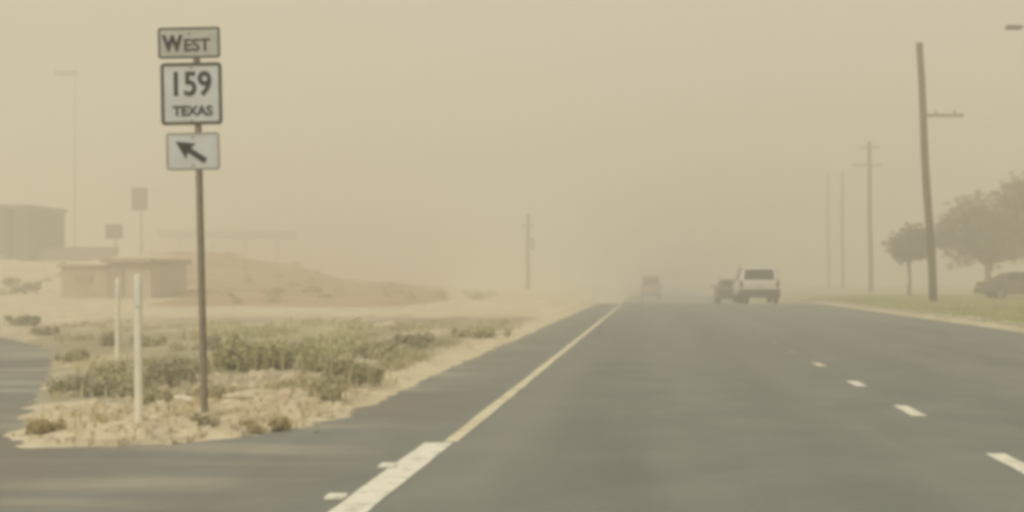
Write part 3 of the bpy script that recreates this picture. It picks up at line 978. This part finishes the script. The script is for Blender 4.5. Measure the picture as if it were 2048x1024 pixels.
lump(366, 792, 62, 13, M['litter'], "long pale strip of litter caught just behind the sign post", "litter_scrap", "litter", 1)
lump(600, 782, 34, 11, M['litter'], "bright white scrap of litter against the green weed bank", "litter_scrap", "litter", 2)
lump(462, 808, 40, 10, M['litter'], "small pale scrap on the dirt past the sign post", "litter_scrap", "litter", 3)
lump(770, 657, 50, 18, M['rock'], "pale boulder on the far sand behind the weeds", "pale_boulder", "rock", 4)
lump(515, 788, 120, 14, M['rock'], "broad low mound of pale sandy rubble before the green weeds", "sand_mound", "mound", 5)
lump(345, 840, 100, 10, M['rock'], "low sandy mound between nearer marker post and sign post", "sand_mound", "mound", 6)
rnd = random.Random(321)
stone_me = None
vs, fs = [], []
for _ in range(900):
    X, Y = rnd.uniform(-8.5, -2.5), rnd.uniform(7.5, 15)
    if paved_sd(X, Y) < 0.05: continue
    r = rnd.uniform(0.008, 0.03) * (2.2 if rnd.random() < 0.12 else 1)
    z = ground_z(X, Y)
    i = len(vs)
    for dx, dy, dz in ((1, 0, 0), (0, 1, 0), (-1, 0, 0), (0, -1, 0), (0, 0, .8), (0, 0, -.8)):
        vs.append((X + dx * r * rnd.uniform(.7, 1.3), Y + dy * r * rnd.uniform(.7, 1.3), z + dz * r))
    fs += [(i + a, i + b, i + c) for a, b, c in ((0, 1, 4), (1, 2, 4), (2, 3, 4), (3, 0, 4), (1, 0, 5), (2, 1, 5), (3, 2, 5), (0, 3, 5))]
for _ in range(520):                                          # broken rubble
    if rnd.random() < 0.5: X, Y = rnd.gauss(-3.3, 0.45), rnd.uniform(7.6, 9.6)
    else: X, Y = rnd.uniform(-5.2, -2.75), rnd.uniform(8.6, 12.5)
    if paved_sd(X, Y) < 0.03: continue
    r = rnd.uniform(0.02, 0.065)
    c = Vector((X, Y, ground_z(X, Y) + r * 0.2))
    i = len(vs)
    for q in ((-1, -1, -.6), (1, -1, -.6), (1, 1, -.6), (-1, 1, -.6), (-.7, -.7, .6), (.7, -.6, .7), (.6, .7, .5), (-.7, .6, .65)):
        vs.append(c + Vector(q) * r * rnd.uniform(0.6, 1.15))
    fs += [tuple(i + k for k in f) for f in ((0, 3, 2, 1), (4, 5, 6, 7), (0, 1, 5, 4), (1, 2, 6, 5), (2, 3, 7, 6), (3, 0, 4, 7))]
gr = tag(from_py("gravel", vs, fs, M['rock']), "loose pale pebbles scattered over the gore", kind="stuff")
gr['category'] = "gravel"

# ------------------------------------------------------------------ hazy buildings and masts on the far bank
def gz(px, Y):
    return ground_z((px - VX) / F * Y, Y)


def span(px0, px1, Y):
    return (px0 - VX) / F * Y, (px1 - VX) / F * Y


def zof(py, Y):
    return H - (py - VY) / F * Y


# block with a portal at the edge of view
Y = 82.0
x0, x1 = span(-90, 58, Y); cx = (x0 + x1) / 2; zb = gz(0, Y) - 0.2; zt = zof(418, Y)
b = thing("block_building", (cx, Y, zb), "dark tall flat-roofed block looming through dust on the far bank", "building")
hh = zt - zb
bm = bmesh.new()
W = x1 - x0
pa, pb_ = span(12, 26, Y)
bx(bm, ((x0 + pa) / 2 - cx, 2.5, hh / 2), (pa - x0, 5, hh))
bx(bm, ((pb_ + x1) / 2 - cx, 2.5, hh / 2), (x1 - pb_, 5, hh))
bx(bm, ((pa + pb_) / 2 - cx, 3.2, hh / 2), (pb_ - pa, 3.6, hh))
from_bm("wall", bm, M['wall_dark'], b)
bm = bmesh.new(); bx(bm, (0, 2.4, hh + 0.14), (W + 0.3, 5.4, 0.30)); from_bm("roof", bm, M['roof'], b)
bm = bmesh.new(); bx(bm, ((pa + pb_) / 2 - cx, 1.36, hh * 0.42), ((pb_ - pa) * 0.94, 0.08, hh * 0.84)); from_bm("door", bm, M['concrete'], b)

# long low wall running from the block
x0, x1 = span(62, 222, Y); cx = (x0 + x1) / 2; zb = gz(140, Y) - 0.2
w = thing("boundary_wall", (cx, Y + 1, zb), "long low wall beside the dark block on the far bank", "wall")
bm = bmesh.new(); bx(bm, (0, 0, (zof(497, Y) - zb) / 2), (x1 - x0, 0.25, zof(497, Y) - zb)); from_bm("wall_panel", bm, M['wall'], w)
bm = bmesh.new(); bx(bm, (0, 0, zof(497, Y) - zb + 0.06), (x1 - x0 + 0.06, 0.4, 0.12)); from_bm("coping", bm, M['roof'], w)

# low shed at the foot of the bank
Y = 47.0
x0, x1 = span(122, 306, Y); cx = (x0 + x1) / 2; zb = gz(215, 46) - 0.1
s = thing("low_shed", (cx, Y, zb), "low grey-brown shed at the foot of the far bank", "shed")
W = x1 - x0
zt1, zt2 = zof(534, Y) - zb, zof(527, Y) - zb
bm = bmesh.new()
bx(bm, (-W * 0.24, 1.8, zt1 / 2), (W * 0.52, 3.6, zt1)); bx(bm, (W * 0.26, 1.6, zt2 / 2), (W * 0.48, 3.6, zt2))
from_bm("wall", bm, M['shed_wall'], s)
bm = bmesh.new(); bx(bm, (W * 0.26, 1.6, zt2 + 0.12), (W * 0.54, 4.2, 0.20)); bx(bm, (-W * 0.26, 1.8, zt1 + 0.05), (W * 0.53, 3.9, 0.10)); from_bm("roof", bm, M['shed_roof'], s)
bm = bmesh.new(); bx(bm, (W * 0.12, -0.23, 0.7), (0.7, 0.06, 1.4)); from_bm("door", bm, M['shed_roof'], s)
bm = bmesh.new(); bx(bm, (-W * 0.25, -0.02, 1.0), (0.7, 0.06, 0.4)); from_bm("window", bm, M['shed_roof'], s)

# open canopy farther back
Y = 165.0
x0, x1 = span(318, 566, Y); cx = (x0 + x1) / 2; zb = gz(420, Y) - 0.2
c = thing("forecourt_canopy", (cx, Y, zb), "faint flat canopy on thin columns behind the bank", "canopy")
bm = bmesh.new(); bx(bm, (0, 3, zof(468, Y) - zb), (x1 - x0, 7, 1.1)); from_bm("roof", bm, M['wall'], c)
for k in range(4):
    bm = bmesh.new(); bx(bm, ((x1 - x0) * (k / 3 - 0.5) * 0.8, 3, (zof(477, Y) - zb) / 2), (0.25, 0.25, zof(477, Y) - zb)); from_bm("column", bm, M['concrete'], c)

# masts and pole signs
def mast(px, pyt, Y, label, heads, name, cat, r=0.10):
    x = (px - VX) / F * Y
    zb = ground_z(x, Y) - 0.1
    t = thing(name, (x, Y, zb), label, cat)
    h = zof(pyt, Y) - zb
    bm = bmesh.new(); tube(bm, [(0, 0, 0), (0, 0, h * 0.5), (0, 0, h)], [r * 1.2, r, r * 0.7], 10); from_bm("pole", bm, M['galv'], t, True)
    for (nm, a, bb, cc, dd, mm) in heads:
        xa, xb = span(a, bb, Y)
        za, zb2 = zof(dd, Y) - zb, zof(cc, Y) - zb
        bm = bmesh.new(); bx(bm, ((xa + xb) / 2 - x, -0.28, (za + zb2) / 2), (xb - xa, 0.32, zb2 - za), bevel=0.04); from_bm(nm, bm, mm, t)
    return t


mast(150, 140, 130, "very tall thin light mast fading into the dust", [("lamp_head", 112, 158, 142, 152, M['galv'])], "light_mast", "light mast", 0.10)
mast(283, 372, 92, "pole carrying a dark upright box sign above the shed", [("sign_box", 268, 297, 376, 421, M['wall_dark'])], "pole_sign", "sign", 0.06)
mast(231, 446, 88, "shorter pole with a small dark squarish sign over the wall end", [("sign_box", 216, 247, 449, 478, M['wall_dark'])], "pole_sign", "sign", 0.06)

# ------------------------------------------------------------------ the dust in the air
bm = bmesh.new()
bx(bm, (0, 140, 8.0), (700, 440, 26.0))
hz_m = bpy.data.materials.new("dust_haze")
hz_m.use_nodes = True
n, l = hz_m.node_tree.nodes, hz_m.node_tree.links
n.clear()
o_ = n.new("ShaderNodeOutputMaterial")
v_ = n.new("ShaderNodeVolumePrincipled")
v_.inputs["Color"].default_value = (0.965, 0.950, 0.893, 1)
v_.inputs["Density"].default_value = 0.0145
v_.inputs["Anisotropy"].default_value = 0.2
l.new(v_.outputs[0], o_.inputs["Volume"])
haze = tag(from_bm("haze", bm, hz_m), kind="stuff")
